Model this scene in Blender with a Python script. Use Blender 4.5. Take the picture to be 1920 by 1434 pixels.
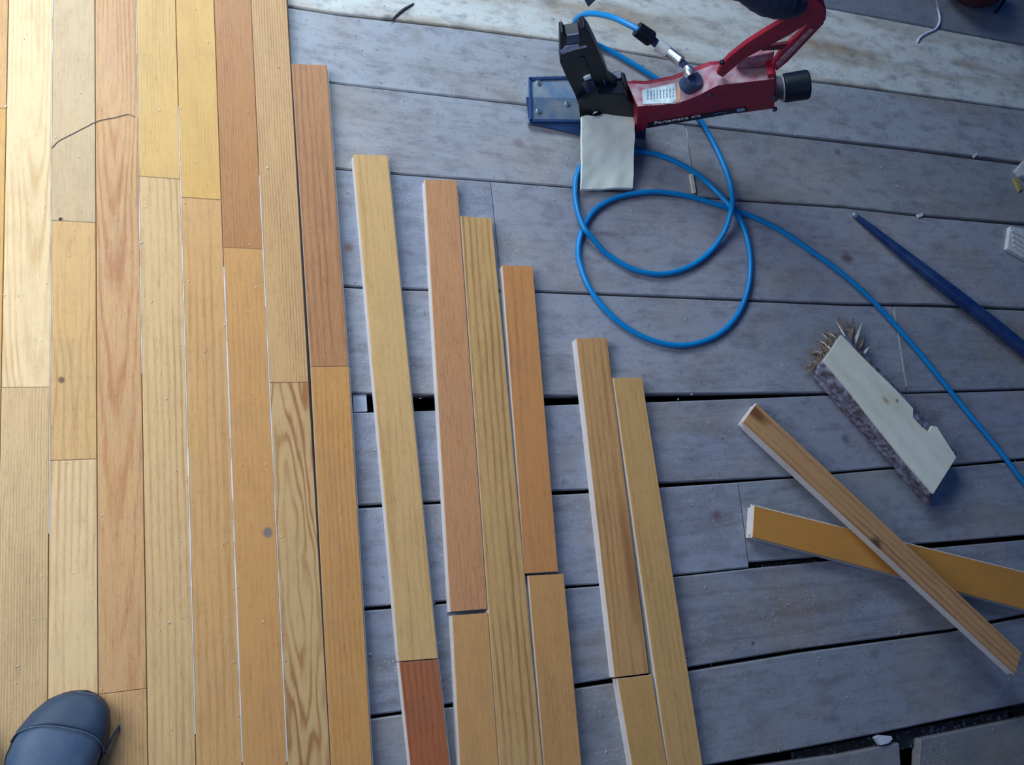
import bpy, bmesh, math, random
from mathutils import Vector, Matrix, noise
random.seed(7)
C = bpy.context.scene.collection
for o in list(bpy.data.objects): bpy.data.objects.remove(o)
S = bpy.context.scene

# ------------------------------------------------------------------ camera
CAM = Vector((0.1289, -0.1530, 1.3742)); F = 1783.2
_rv = Vector((0.2484, -0.3979, -0.0577)); ROT = Matrix.Rotation(_rv.length, 3, _rv.normalized())
cd = bpy.data.cameras.new('camera'); cam = bpy.data.objects.new('camera', cd); C.objects.link(cam)
cam.matrix_world = Matrix.Translation(CAM) @ ROT.to_4x4()
cd.sensor_fit = 'HORIZONTAL'; cd.sensor_width = 36; cd.lens = 36*F/1920; cd.clip_start = 0.02
S.camera = cam

# ------------------------------------------------------------------ light
w = bpy.data.worlds.new('world'); S.world = w; w.use_nodes = True
bg = w.node_tree.nodes['Background']; bg.inputs[0].default_value = (0.06, 0.28, 1.0, 1); bg.inputs[1].default_value = 0.08
def area(name, loc, target, sx, sy, power, col, spread=180):
    l = bpy.data.lights.new(name, 'AREA'); l.shape = 'RECTANGLE'; l.size = sx; l.size_y = sy
    l.energy = power; l.color = col; l.spread = math.radians(spread)
    o = bpy.data.objects.new(name, l); C.objects.link(o); o.location = loc
    o.rotation_euler = (Vector(target)-Vector(loc)).to_track_quat('-Z', 'Y').to_euler(); return o
area('window_light_left', (-0.72, 0.42, 0.98), (0.10, 0.40, 0), 0.9, 0.8, 15, (0.90, 0.95, 1.0))
area('window_light_far', (0.02, 1.85, 1.22), (0.25, 0.75, 0), 1.2, 0.8, 25, (0.76, 0.90, 1.0))
area('window_light_near', (1.20, -1.3, 1.6), (0.7, 0.3, 0), 0.3, 0.3, 1.3, (0.75, 0.87, 1.0))
S.view_settings.view_transform = 'Standard'; S.view_settings.look = 'None'
S.view_settings.exposure = 0.50; S.view_settings.gamma = 1; S.view_settings.use_curve_mapping = False

# ------------------------------------------------------------------ survey helpers: where a sight line of the photo meets a real plane
def ray(px, py):
    return ROT @ Vector(((px-960)/F, -(py-717)/F, -1))
def at(px, py, z=0.0):
    d = ray(px, py); t = (z-CAM.z)/d.z; return CAM + d*t
def aty(px, py, Y):
    d = ray(px, py); t = (Y-CAM.y)/d.y; return CAM + d*t
T = 0.019   # oak thickness

# ------------------------------------------------------------------ materials
def new_group(name, ins):
    g = bpy.data.node_groups.new(name, 'ShaderNodeTree')
    for n, t, d in ins:
        s = g.interface.new_socket(n, in_out='INPUT', socket_type=t)
        s.default_value = d
    return g
def N(g, t, **kw):
    n = g.nodes.new(t)
    for k, v in kw.items(): setattr(n, k, v)
    return n
def mth(g, op, a, b=None, c=None):
    n = g.nodes.new('ShaderNodeMath'); n.operation = op
    for i, v in enumerate((a, b, c)):
        if v is None: continue
        if isinstance(v, (int, float)): n.inputs[i].default_value = v
        else: g.links.new(v, n.inputs[i])
    return n.outputs[0]
def mix(g, f, a, b, mode='MIX'):
    n = g.nodes.new('ShaderNodeMix'); n.data_type = 'RGBA'; n.blend_type = mode
    for i, v in ((0, f), (6, a), (7, b)):
        if isinstance(v, (int, float)): n.inputs[i].default_value = v
        elif isinstance(v, tuple): n.inputs[i].default_value = (*v[:3], 1)
        else: g.links.new(v, n.inputs[i])
    return n.outputs[2]
def noi(g, vec, scale, detail=3, rough=0.5):
    n = g.nodes.new('ShaderNodeTexNoise'); n.inputs['Scale'].default_value = scale
    n.inputs['Detail'].default_value = detail; n.inputs['Roughness'].default_value = rough
    g.links.new(vec, n.inputs['Vector']); return n.outputs['Fac']
def vscale(g, vec, s, add=None):
    n = g.nodes.new('ShaderNodeVectorMath'); n.operation = 'MULTIPLY'; n.inputs[1].default_value = s
    g.links.new(vec, n.inputs[0]); o = n.outputs[0]
    if add is not None:
        m = g.nodes.new('ShaderNodeVectorMath'); m.operation = 'ADD'; g.links.new(o, m.inputs[0])
        cx = g.nodes.new('ShaderNodeCombineXYZ')
        for i in range(3): g.links.new(add, cx.inputs[i])
        g.links.new(cx.outputs[0], m.inputs[1]); o = m.outputs[0]
    return o
def ramp(g, f, a, b):
    n = g.nodes.new('ShaderNodeMapRange'); n.inputs[1].default_value = a; n.inputs[2].default_value = b
    g.links.new(f, n.inputs[0]); return n.outputs[0]

def make_wood_group():
    g = new_group('wood_grain', [('Light', 'NodeSocketColor', (.7, .5, .3, 1)), ('Dark', 'NodeSocketColor', (.4, .2, .1, 1)),
        ('CX', 'NodeSocketFloat', 0), ('CY', 'NodeSocketFloat', 0), ('Aspect', 'NodeSocketFloat', 0.1),
        ('Freq', 'NodeSocketFloat', 300), ('Contrast', 'NodeSocketFloat', .5), ('Warp', 'NodeSocketFloat', .004),
        ('Seed', 'NodeSocketFloat', 0), ('Blotch', 'NodeSocketFloat', .25), ('SpotX', 'NodeSocketFloat', 0),
        ('SpotY', 'NodeSocketFloat', 0), ('SpotR', 'NodeSocketFloat', 0.0001), ('SpotColor', 'NodeSocketColor', (.1, .08, .07, 1)),
        ('Spot2X', 'NodeSocketFloat', 0), ('Spot2Y', 'NodeSocketFloat', 0), ('Spot2R', 'NodeSocketFloat', 0.0001),
        ('Spot2Color', 'NodeSocketColor', (.1, .08, .07, 1)), ('Spot2Long', 'NodeSocketFloat', 1), ('Soft', 'NodeSocketFloat', .5), ('Grime', 'NodeSocketFloat', .2), ('GrimeColor', 'NodeSocketColor', (.12, .10, .10, 1)), ('Fibre', 'NodeSocketFloat', .35), ('Dust', 'NodeSocketFloat', .3)])
    g.interface.new_socket('Color', in_out='OUTPUT', socket_type='NodeSocketColor')
    g.interface.new_socket('Height', in_out='OUTPUT', socket_type='NodeSocketFloat')
    g.interface.new_socket('Rough', in_out='OUTPUT', socket_type='NodeSocketFloat')
    gi = N(g, 'NodeGroupInput'); go = N(g, 'NodeGroupOutput'); I = gi.outputs
    tc = N(g, 'ShaderNodeTexCoord').outputs['Object']; sep = N(g, 'ShaderNodeSeparateXYZ'); g.links.new(tc, sep.inputs[0])
    X, Y, Z = sep.outputs
    wn = mth(g, 'SUBTRACT', noi(g, vscale(g, tc, (18, 3.5, 18), I['Seed']), 1.0, 2), .5)
    wn2 = mth(g, 'SUBTRACT', noi(g, vscale(g, tc, (60, 9, 60), I['Seed']), 1.0, 2), .5)
    wsum = mth(g, 'ADD', mth(g, 'MULTIPLY', wn, 3.0), mth(g, 'MULTIPLY', wn2, .7))
    dx = mth(g, 'SUBTRACT', X, I['CX']); dy = mth(g, 'MULTIPLY', mth(g, 'SUBTRACT', Y, I['CY']), I['Aspect'])
    r = mth(g, 'SQRT', mth(g, 'ADD', mth(g, 'ADD', mth(g, 'MULTIPLY', dx, dx), mth(g, 'MULTIPLY', dy, dy)), 1e-7))
    r = mth(g, 'ADD', r, mth(g, 'MULTIPLY', wsum, I['Warp']))
    sn = mth(g, 'SINE', mth(g, 'MULTIPLY', r, I['Freq']))
    # sharpen: dark late-wood lines
    band = mth(g, 'POWER', mth(g, 'ADD', mth(g, 'MULTIPLY', sn, .5), .5), 2.2)
    lowm = noi(g, vscale(g, tc, (25, 4, 25), I['Seed']), 1.0, 2)
    band = mth(g, 'MULTIPLY', band, ramp(g, lowm, .25, .65))
    fib = noi(g, vscale(g, tc, (560, 17, 560), I['Seed']), 1.0, 4, .7)
    pore = ramp(g, noi(g, vscale(g, tc, (1500, 75, 1500), I['Seed']), 1.0, 1), .60, .70)
    blot = mth(g, 'MULTIPLY_ADD', mth(g, 'SUBTRACT', noi(g, vscale(g, tc, (60, 26, 60), I['Seed']), 1.0, 4, .6), .5), .55, noi(g, vscale(g, tc, (13, 4, 13), I['Seed']), 1.0, 3))
    f = mth(g, 'MULTIPLY', band, I['Contrast'])
    f = mth(g, 'ADD', f, mth(g, 'MULTIPLY', mth(g, 'SUBTRACT', fib, .5), mth(g, 'MULTIPLY', I['Fibre'], 2.2)))
    f = mth(g, 'ADD', f, mth(g, 'MULTIPLY', pore, mth(g, 'MULTIPLY', I['Fibre'], .7)))
    f = mth(g, 'ADD', f, mth(g, 'MULTIPLY', mth(g, 'SUBTRACT', blot, .5), mth(g, 'MULTIPLY', I['Blotch'], 3.0)))
    cl = N(g, 'ShaderNodeClamp'); g.links.new(f, cl.inputs[0])
    col = mix(g, cl.outputs[0], I['Light'], I['Dark'])
    # worn-in grime: cloudy patches, short streaks and small dents
    gr = noi(g, vscale(g, tc, (48, 20, 48), I['Seed']), 1.0, 5, .65); gr2 = noi(g, vscale(g, tc, (150, 110, 150), I['Seed']), 1.0, 3, .6)
    gf = mth(g, 'ADD', ramp(g, gr, .48, .72), mth(g, 'MULTIPLY', ramp(g, gr2, .60, .72), .8))
    gf = mth(g, 'MINIMUM', mth(g, 'MULTIPLY', gf, I['Grime']), .8)
    col = mix(g, gf, col, I['GrimeColor'])
    warm = mth(g, 'MULTIPLY', ramp(g, noi(g, vscale(g, tc, (8, 5, 8), I['Seed']), 1.0, 2), .5, .75), mth(g, 'MULTIPLY', I['Grime'], .55))
    col = mix(g, warm, col, (.36, .27, .19))
    # dust specks
    dn = noi(g, vscale(g, tc, (260, 260, 260), I['Seed']), 1.0, 2, .6)
    dm = noi(g, vscale(g, tc, (12, 9, 12), I['Seed']), 1.0, 2)
    dust = mth(g, 'MULTIPLY', mth(g, 'MULTIPLY', ramp(g, dn, .60, .72), ramp(g, dm, .45, .65)), I['Dust'])
    col = mix(g, dust, col, (.62, .64, .68))
    # up to two knots or stains
    def spot_mix(col, px, py, pr, pc, long_=None):
        sx = mth(g, 'SUBTRACT', X, px); sy = mth(g, 'SUBTRACT', Y, py)
        if long_ is not None: sy = mth(g, 'DIVIDE', sy, long_)
        sr = mth(g, 'SQRT', mth(g, 'ADD', mth(g, 'MULTIPLY', sx, sx), mth(g, 'MULTIPLY', sy, sy)))
        sr = mth(g, 'ADD', sr, mth(g, 'MULTIPLY', mth(g, 'ADD', wn2, mth(g, 'SUBTRACT', fib, .5)), mth(g, 'MULTIPLY', pr, 1.1)))
        sm = mth(g, 'DIVIDE', sr, pr); e0 = mth(g, 'SUBTRACT', 1.05, I['Soft'])
        v = mth(g, 'DIVIDE', mth(g, 'SUBTRACT', 1.15, sm), mth(g, 'SUBTRACT', 1.15, e0))
        c_ = N(g, 'ShaderNodeClamp'); c_.inputs[2].default_value = .85; g.links.new(v, c_.inputs[0])
        return mix(g, c_.outputs[0], col, pc)
    col = spot_mix(col, I['SpotX'], I['SpotY'], I['SpotR'], I['SpotColor'])
    col = spot_mix(col, I['Spot2X'], I['Spot2Y'], I['Spot2R'], I['Spot2Color'], I['Spot2Long'])
    g.links.new(col, go.inputs['Color'])
    g.links.new(mth(g, 'ADD', mth(g, 'MULTIPLY', fib, .7), mth(g, 'MULTIPLY', band, -.4)), go.inputs['Height'])
    g.links.new(mth(g, 'ADD', mth(g, 'MULTIPLY', blot, .25), mth(g, 'MULTIPLY', dust, .3)), go.inputs['Rough'])
    return g
WG = make_wood_group()
def wood(name, light, dark, cx=0, cy=0, asp=.02, freq=700, con=.4, warp=.003, seed=None, blot=.2, spot=None,
         spotcol=(.1, .08, .07), spot2=None, soft=.5, fibre=.35, dust=.3, rough=.4, coat=0, bump=.15, spec=.5, grime=.16, grimecol=(.20, .13, .08)):
    m = bpy.data.materials.new(name); m.use_nodes = True; t = m.node_tree; b = t.nodes['Principled BSDF']
    g = t.nodes.new('ShaderNodeGroup'); g.node_tree = WG
    if seed is None: seed = random.uniform(0, 90)
    for k, v in dict(Light=(*light, 1), Dark=(*dark, 1), CX=cx, CY=cy, Aspect=asp, Freq=freq, Contrast=con, Warp=warp,
                     Seed=seed, Blotch=blot, Fibre=fibre, Dust=dust, SpotColor=(*spotcol, 1)).items(): g.inputs[k].default_value = v
    g.inputs['Soft'].default_value = soft; g.inputs['Grime'].default_value = grime; g.inputs['GrimeColor'].default_value = (*grimecol, 1)
    if spot2: g.inputs['Spot2X'].default_value, g.inputs['Spot2Y'].default_value, g.inputs['Spot2R'].default_value, g.inputs['Spot2Long'].default_value = spot2[:4]; g.inputs['Spot2Color'].default_value = (*spot2[4], 1)
    if spot: g.inputs['SpotX'].default_value, g.inputs['SpotY'].default_value, g.inputs['SpotR'].default_value = spot
    t.links.new(g.outputs['Color'], b.inputs['Base Color'])
    ad = t.nodes.new('ShaderNodeMath'); ad.operation = 'ADD'; ad.inputs[1].default_value = rough-.12
    t.links.new(g.outputs['Rough'], ad.inputs[0]); t.links.new(ad.outputs[0], b.inputs['Roughness'])
    bp = t.nodes.new('ShaderNodeBump'); bp.inputs['Strength'].default_value = bump; bp.inputs['Distance'].default_value = .001
    t.links.new(g.outputs['Height'], bp.inputs['Height']); t.links.new(bp.outputs[0], b.inputs['Normal'])
    b.inputs['Specular IOR Level'].default_value = spec; b.inputs['Coat Weight'].default_value = coat
    b.inputs['Coat Roughness'].default_value = .25
    return m
def plain(name, col, rough=.5, metal=0, col2=None, scale=60, spec=.5, bump=.0, lo=.4, hi=.65):
    m = bpy.data.materials.new(name); m.use_nodes = True; t = m.node_tree; b = t.nodes['Principled BSDF']
    tc = t.nodes.new('ShaderNodeTexCoord'); n = t.nodes.new('ShaderNodeTexNoise'); n.inputs['Scale'].default_value = scale
    n.inputs['Detail'].default_value = 4; t.links.new(tc.outputs['Object'], n.inputs['Vector'])
    r = t.nodes.new('ShaderNodeMapRange'); r.inputs[1].default_value = lo; r.inputs[2].default_value = hi; t.links.new(n.outputs['Fac'], r.inputs[0])
    mx = t.nodes.new('ShaderNodeMix'); mx.data_type = 'RGBA'; mx.inputs[6].default_value = (*col, 1)
    mx.inputs[7].default_value = (*(col2 or tuple(c*.8 for c in col)), 1); t.links.new(r.outputs[0], mx.inputs[0])
    t.links.new(mx.outputs[2], b.inputs['Base Color']); b.inputs['Roughness'].default_value = rough; b.inputs['Metallic'].default_value = metal
    b.inputs['Specular IOR Level'].default_value = spec
    if bump:
        bp = t.nodes.new('ShaderNodeBump'); bp.inputs['Strength'].default_value = bump; bp.inputs['Distance'].default_value = .002
        t.links.new(n.outputs['Fac'], bp.inputs['Height']); t.links.new(bp.outputs[0], b.inputs['Normal'])
    return m

# ------------------------------------------------------------------ object helpers
def link(name, bm, mats, parent=None, loc=None, mw=None, smooth=False, bevel=0):
    me = bpy.data.meshes.new(name)
    if smooth:
        for f in bm.faces: f.smooth = True
    bmesh.ops.recalc_face_normals(bm, faces=bm.faces[:])
    if mw is not None: bm.transform(mw.inverted())
    elif loc is not None: bm.transform(Matrix.Translation(-Vector(loc)))
    bm.to_mesh(me); bm.free()
    for m in (mats if isinstance(mats, (list, tuple)) else [mats]): me.materials.append(m)
    o = bpy.data.objects.new(name, me); C.objects.link(o)
    if mw is not None: W = mw
    elif loc is not None: W = Matrix.Translation(Vector(loc))
    else: W = Matrix.Identity(4)
    if parent is not None:
        o.parent = parent; o.matrix_parent_inverse = Matrix.Identity(4); o.matrix_local = world(parent).inverted() @ W
    else: o.matrix_world = W
    o['_w'] = [c for row in W for c in row]
    if bevel:
        b = o.modifiers.new('bevel', 'BEVEL'); b.width = bevel; b.segments = 2; b.limit_method = 'ANGLE'; b.angle_limit = math.radians(35)
        me.shade_smooth() if hasattr(me, 'shade_smooth') else None
        w_ = o.modifiers.new('wn', 'WEIGHTED_NORMAL')
    return o
def world(o):
    v = list(o['_w']); return Matrix((v[0:4], v[4:8], v[8:12], v[12:16]))
def empty(name, loc):
    o = bpy.data.objects.new(name, None); C.objects.link(o); o.empty_display_size = .05
    W = Matrix.Translation(Vector(loc)); o.matrix_world = W; o['_w'] = [c for row in W for c in row]; return o
def tag(o, label, cat=None, group=None, kind=None):
    if label: o['label'] = label
    if cat: o['category'] = cat
    if group: o['group'] = group
    if kind: o['kind'] = kind
    return o
def prism(bm, pts, off):   # pts: list of Vector polygon, extruded by off (Vector)
    a = [bm.verts.new(p) for p in pts]; b = [bm.verts.new(p+off) for p in pts]
    bm.faces.new(a); bm.faces.new(b[::-1])
    for i in range(len(a)):
        j = (i+1) % len(a); bm.faces.new((a[i], b[i], b[j], a[j]))
    return a, b
def box(bm, c, s, rot=None):
    r = bmesh.ops.create_cube(bm, size=1); M = Matrix.Translation(Vector(c)) @ (rot.to_4x4() if rot else Matrix.Identity(4)) @ Matrix.Diagonal((*s, 1))
    bmesh.ops.transform(bm, matrix=M, verts=r['verts']); return r['verts']
def tube(bm, pts, rad, seg=12, caps=True, mi=0):
    rings = []; n = len(pts); up = Vector((0, 0, 1))
    prev = None
    for i, p in enumerate(pts):
        d = (pts[min(i+1, n-1)]-pts[max(i-1, 0)]).normalized()
        if prev is None:
            a = d.cross(up); a = a.normalized() if a.length > 1e-4 else Vector((1, 0, 0))
        else:
            a = (prev - d*prev.dot(d)).normalized()
        prev = a; b = d.cross(a); r = rad[i] if isinstance(rad, (list, tuple)) else rad
        rings.append([bm.verts.new(p + a*r*math.cos(2*math.pi*k/seg) + b*r*math.sin(2*math.pi*k/seg)) for k in range(seg)])
    for i in range(n-1):
        for k in range(seg):
            f = bm.faces.new((rings[i][k], rings[i][(k+1) % seg], rings[i+1][(k+1) % seg], rings[i+1][k])); f.material_index = mi
    if caps:
        for r in (rings[0], rings[-1][::-1]): bm.faces.new(r).material_index = mi
def spline(cp, per=10):
    P = [Vector(c) for c in cp]; P = [P[0]*2-P[1]] + P + [P[-1]*2-P[-2]]; out = []
    for i in range(1, len(P)-2):
        for k in range(per):
            t = k/per; p0, p1, p2, p3 = P[i-1:i+3]
            out.append(.5*((2*p1)+(p2-p0)*t+(2*p0-5*p1+4*p2-p3)*t*t+(3*p1-p0-3*p2+p3)*t**3))
    out.append(P[-2]); return out

# ------------------------------------------------------------------ SETTING: plank subfloor
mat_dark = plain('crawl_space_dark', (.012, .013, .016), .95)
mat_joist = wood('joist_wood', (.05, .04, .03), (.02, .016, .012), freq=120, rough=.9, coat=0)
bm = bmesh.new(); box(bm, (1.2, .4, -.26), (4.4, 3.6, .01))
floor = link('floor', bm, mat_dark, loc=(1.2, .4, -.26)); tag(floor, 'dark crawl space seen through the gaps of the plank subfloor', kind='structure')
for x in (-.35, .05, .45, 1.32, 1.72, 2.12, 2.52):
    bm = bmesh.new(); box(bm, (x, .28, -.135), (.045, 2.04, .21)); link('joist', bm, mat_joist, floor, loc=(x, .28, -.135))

XL, XR = -.75, 3.1
# every gap: photo points (x, upper edge y, lower edge y)
GP = {
 1: [(640,156,158),(988,196,198.5),(1297,233,236),(1695,276,281),(1910,302,309)],
 2: [(640,316,318),(735,324,326.5),(1068,350,352),(1380,373.5,376.5),(1587,387,391),(1733,403,407),(1915,417,423)],
 3: [(646,535.5,539),(757,541,544),(1010,545.5,549),(1280,556,560),(1590,569,573.5),(1745,570,575),(1920,577.5,582)],
 4: [(660,737,774),(770,740,771),(1030,741.5,760),(1085,741,758),(1240,738,753),(1400,736.5,747),(1540,735.5,741.5),(1700,735,738.5),(1920,728,732)],
 5: [(672,947,953),(825,939,944.5),(1038,919.5,927.5),(1105,917,924.5),(1240,904.5,914),(1370,899,905),(1480,893,896.5),(1670,875,879),(1790,871,875),(1920,859,864)],
 6: [(685,1138,1145),(830,1127,1132.5),(1065,1098,1103),(1125,1094,1098),(1265,1078.5,1081.5),(1398,1064.5,1067)],
 7: [(695,1341,1348),(752,1333.5,1340),(1155,1270,1280),(1295,1250,1258),(1500,1216.5,1224),(1785,1179,1185),(1920,1151,1158)],
 8: [(1330,1434,1446),(1560,1392,1418),(1690,1366,1391),(1790,1345,1372),(1920,1318,1345)],
}
G6b = [(1405,1054,1066),(1550,1042,1052),(1720,1019,1030),(1920,1003,1012)]
def edge(pts, which):
    e = [at(p[0], p[which], 0).to_2d() for p in pts]
    s0 = (e[-1]-e[0]); sl = s0.y/s0.x
    e = [Vector((XL, e[0].y+(XL-e[0].x)*sl*.5))] + e + [Vector((XR, e[-1].y+(XR-e[-1].x)*sl*.5))]
    return e
def yat(e, x):
    for a, b in zip(e, e[1:]):
        if a.x <= x <= b.x: return a.y+(b.y-a.y)*(x-a.x)/(b.x-a.x)
    return e[-1].y
def flat(y): return [Vector((XL, y)), Vector((XR, y))]
E = {k: (edge(v, 1), edge(v, 2)) for k, v in GP.items()}
def line_w(a, b):
    e = [at(*a, 0).to_2d(), at(*b, 0).to_2d()]; sl = (e[1]-e[0]).y/(e[1]-e[0]).x
    return [Vector((XL, e[0].y+(XL-e[0].x)*sl)), Vector((XR, e[1].y+(XR-e[1].x)*sl))]
g0 = edge([(540,11.5,13.5),(640,27,29),(830,48,50),(1075,79.5,81.5),(1440,142,144),(1568,157,159),(1919,204,207)], 1)
g0b = edge([(540,11.5,13.5),(640,27,29),(830,48,50),(1075,79.5,81.5),(1440,142,144),(1568,157,159),(1919,204,207)], 2)
ptop = line_w((1552, 17), (1806, 64))

def plank(topE, botE, x0, x1, mat, zt=0.0, th=.019, slant=(0, 0)):
    """topE = edge at larger Y, botE = edge at smaller Y; x0/x1 ends, slant = extra x at the top edge"""
    xs = sorted({x0, x1, *[p.x for p in topE if x0 < p.x < x1], *[p.x for p in botE if x0 < p.x < x1],
                 *[x0+(x1-x0)*k/8 for k in range(1, 8)]})
    cy = (yat(topE, (x0+x1)/2)+yat(botE, (x0+x1)/2))/2; c = Vector(((x0+x1)/2, cy, zt))
    bm = bmesh.new(); cols = []
    for i, x in enumerate(xs):
        f = (x-x0)/(x1-x0); sx = slant[0]*(1-f) + slant[1]*f
        xt = x+sx if 0 < i < len(xs)-1 or True else x
        yt = yat(topE, min(max(xt, XL), XR)); yb = yat(botE, x)
        jt = .0006*noise.noise(Vector((x*9, yt*30, 1))); jb = .0006*noise.noise(Vector((x*9, yb*30, 5)))
        sag = .0012*noise.noise(Vector((x*3, cy*9, 2)))
        # gently eased long edges
        cols.append([bm.verts.new((x, yb+jb, zt-th)), bm.verts.new((x, yb+jb, zt-.0018+sag)), bm.verts.new((x, yb+jb+.0022, zt+sag)),
                     bm.verts.new((xt, yt+jt-.0022, zt+sag)), bm.verts.new((xt, yt+jt, zt-.0018+sag)), bm.verts.new((xt, yt+jt, zt-th))])
    for a, b in zip(cols, cols[1:]):
        for k in range(6): bm.faces.new((a[k], b[k], b[(k+1) % 6], a[(k+1) % 6]))
    bm.faces.new(cols[0][::-1]); bm.faces.new(cols[-1])
    M = Matrix.Translation(c) @ Matrix.Rotation(math.radians(-90), 4, 'Z')   # local Y runs along the plank (towards +X)
    return link('plank', bm, mat, floor, mw=M)
def pm(name, light, dark, **k):
    d = dict(cx=random.uniform(-.1, .1), cy=random.uniform(-.6, .6), asp=.05, freq=420, con=.14, warp=.008, blot=.55, fibre=.34, dust=.45, rough=.52, bump=.35, spec=.5, soft=.8, grime=.62, grimecol=(.13, .125, .155))
    d.update(k); return wood(name, tuple((c*.45+sum(light)/3*.55)*m for c, m in zip(light, (.76, .83, .93))), tuple((c*.5+sum(dark)/3*.5)*m*.72 for c, m in zip(dark, (1.0, .98, .97))), **d)
def loc_on(x0, x1, topE, botE, px, py):   # local coordinates of a photo point on such a plank
    c = Vector(((x0+x1)/2, (yat(topE, (x0+x1)/2)+yat(botE, (x0+x1)/2))/2)); p = at(px, py, 0)
    return (-(p.y-c.y), p.x-c.x)
def xj(px, py): return at(px, py, 0).x
GREY = (.36, .365, .42); GREYD = (.17, .16, .20)
KN = (.17, .10, .09)
def add_row(name, topE, botE, joints, tints, spots=None, gaps=.0018, zs=None, **k):
    xs = [XL] + joints + [XR]
    for i in range(len(xs)-1):
        a = xs[i] if not isinstance(xs[i], tuple) else xs[i][0]; b = xs[i+1] if not isinstance(xs[i+1], tuple) else xs[i+1][0]
        sa = xs[i][1] if isinstance(xs[i], tuple) else 0; sb = xs[i+1][1] if isinstance(xs[i+1], tuple) else 0
        a2 = a + (gaps if i else 0); b2 = b - (gaps if i < len(xs)-2 else 0)
        sp = None; kk = dict(k)
        if spots and spots[i]:
            s = spots[i]; lx, ly = loc_on(a2, b2, topE, botE, s[0], s[1]); sp = (lx, ly, s[2]); kk['spotcol'] = s[3] if len(s) > 3 else KN
        li, da = tints[i]
        plank(topE, botE, a2, b2, pm(name, li, da, spot=sp, **kk), zt=(zs[i] if zs else 0), slant=(sa, sb))
PALE = (.88, .84, .64); PALED = (.58, .42, .20)
ext = .152
top2 = [Vector((p.x, p.y+ext)) for p in ptop]; top3 = [Vector((p.x, p.y+ext)) for p in top2]
sh = lambda e, d: [Vector((p.x, p.y+d)) for p in e]
add_row('grey_plank', top3, sh(top2, .003), [], [(GREY, GREYD)])
add_row('grey_plank', top2, sh(ptop, .003), [], [((.25, .27, .34), (.14, .14, .18))])
add_row('fresh_pine_plank', ptop, g0, [], [(PALE, PALED)], cx=.012, cy=.5, asp=.02, freq=95, con=.75, fibre=.12, warp=.022, blot=.45, dust=.1, zs=[.001], rough=.5,
        spots=[(728, 38, .012, (.10, .12, .12))])
add_row('grey_plank', g0b, E[1][0], [], [((.46, .46, .48), (.29, .26, .25))], spots=[(782, 68, .016, (.27, .29, .30))], dust=.7)
j = (xj(1306, 364), xj(1286, 238)-xj(1306, 364))
add_row('grey_plank', E[1][1], E[2][0], [j], [((.44, .43, .46), (.26, .23, .24)), ((.36, .35, .36), (.19, .165, .165))],
        spots=[(972, 270, .011, (.24, .2, .24)), (1571, 285, .011)])
j = (xj(941, 545), xj(920, 343)-xj(941, 545))
add_row('grey_plank', E[2][1], E[3][0], [j], [((.32, .35, .47), (.17, .17, .25)), ((.40, .38, .44), (.23, .20, .24))], gaps=.0008,
        spots=[(654, 465, .010), (1588, 483, .016, (.15, .09, .10))])
j = (xj(1700, 728), xj(1675, 578)-xj(1700, 728))
add_row('grey_plank', E[3][1], E[4][0], [j], [((.40, .39, .45), (.23, .20, .25)), ((.33, .34, .40), (.19, .17, .21))], gaps=.0028, spots=[None, None])
add_row('grey_plank', E[4][1], E[5][0], [], [((.35, .35, .45), (.18, .17, .23))], spots=[(1585, 822, .011, (.12, .12, .16))])
j = (xj(1405, 1066), xj(1384, 905)-xj(1405, 1066))
e6l, e6r = E[6][0], edge(G6b, 1)
rowtop = E[5][1]
x0 = j[0]
plank(rowtop, e6l, XL, x0-.0012, pm('grey_plank', (.36, .36, .47), (.19, .18, .25), spot=(*loc_on(XL, x0, rowtop, e6l, 1345, 968), .013), spotcol=(.16, .09, .12)), slant=(0, j[1]))
plank(rowtop, e6r, x0+.0016, XR, pm('grey_plank', (.34, .36, .43), (.20, .19, .22)), zt=-.0008, slant=(j[1], 0))
e6t = sorted(E[6][1][:-1] + edge(G6b, 2)[1:], key=lambda p: p.x)
add_row('grey_plank', e6t, E[7][0], [], [((.30, .33, .44), (.16, .17, .24))], spots=[(1412, 1206, .004, (.05, .05, .06))], freq=260, con=.4)
add_row('grey_plank', E[7][1], E[8][0], [], [((.31, .32, .38), (.17, .165, .20))], spots=[(1640, 1225, .009, (.17, .19, .22))])
# row below gap 8 is broken open by a hole
b8 = sh(E[8][1], -.152); xa = xj(1668, 1420); xb = xj(1728, 1392)
plank(E[8][1], b8, XL, xa, pm('grey_plank', (.30, .27, .28), (.17, .14, .14)), slant=(0, -.01+xj(1692, 1385)-xa))
plank(E[8][1], b8, xb-.05, XR, pm('grey_plank', (.27, .25, .23), (.17, .15, .13)), slant=(.05, 0))
b9 = sh(b8, -.152)
add_row('grey_plank', sh(b8, -.004), b9, [], [(GREY, GREYD)])
b10 = sh(b9, -.152)
add_row('grey_plank', sh(b9, -.004), b10, [], [(GREY, GREYD)])

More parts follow.
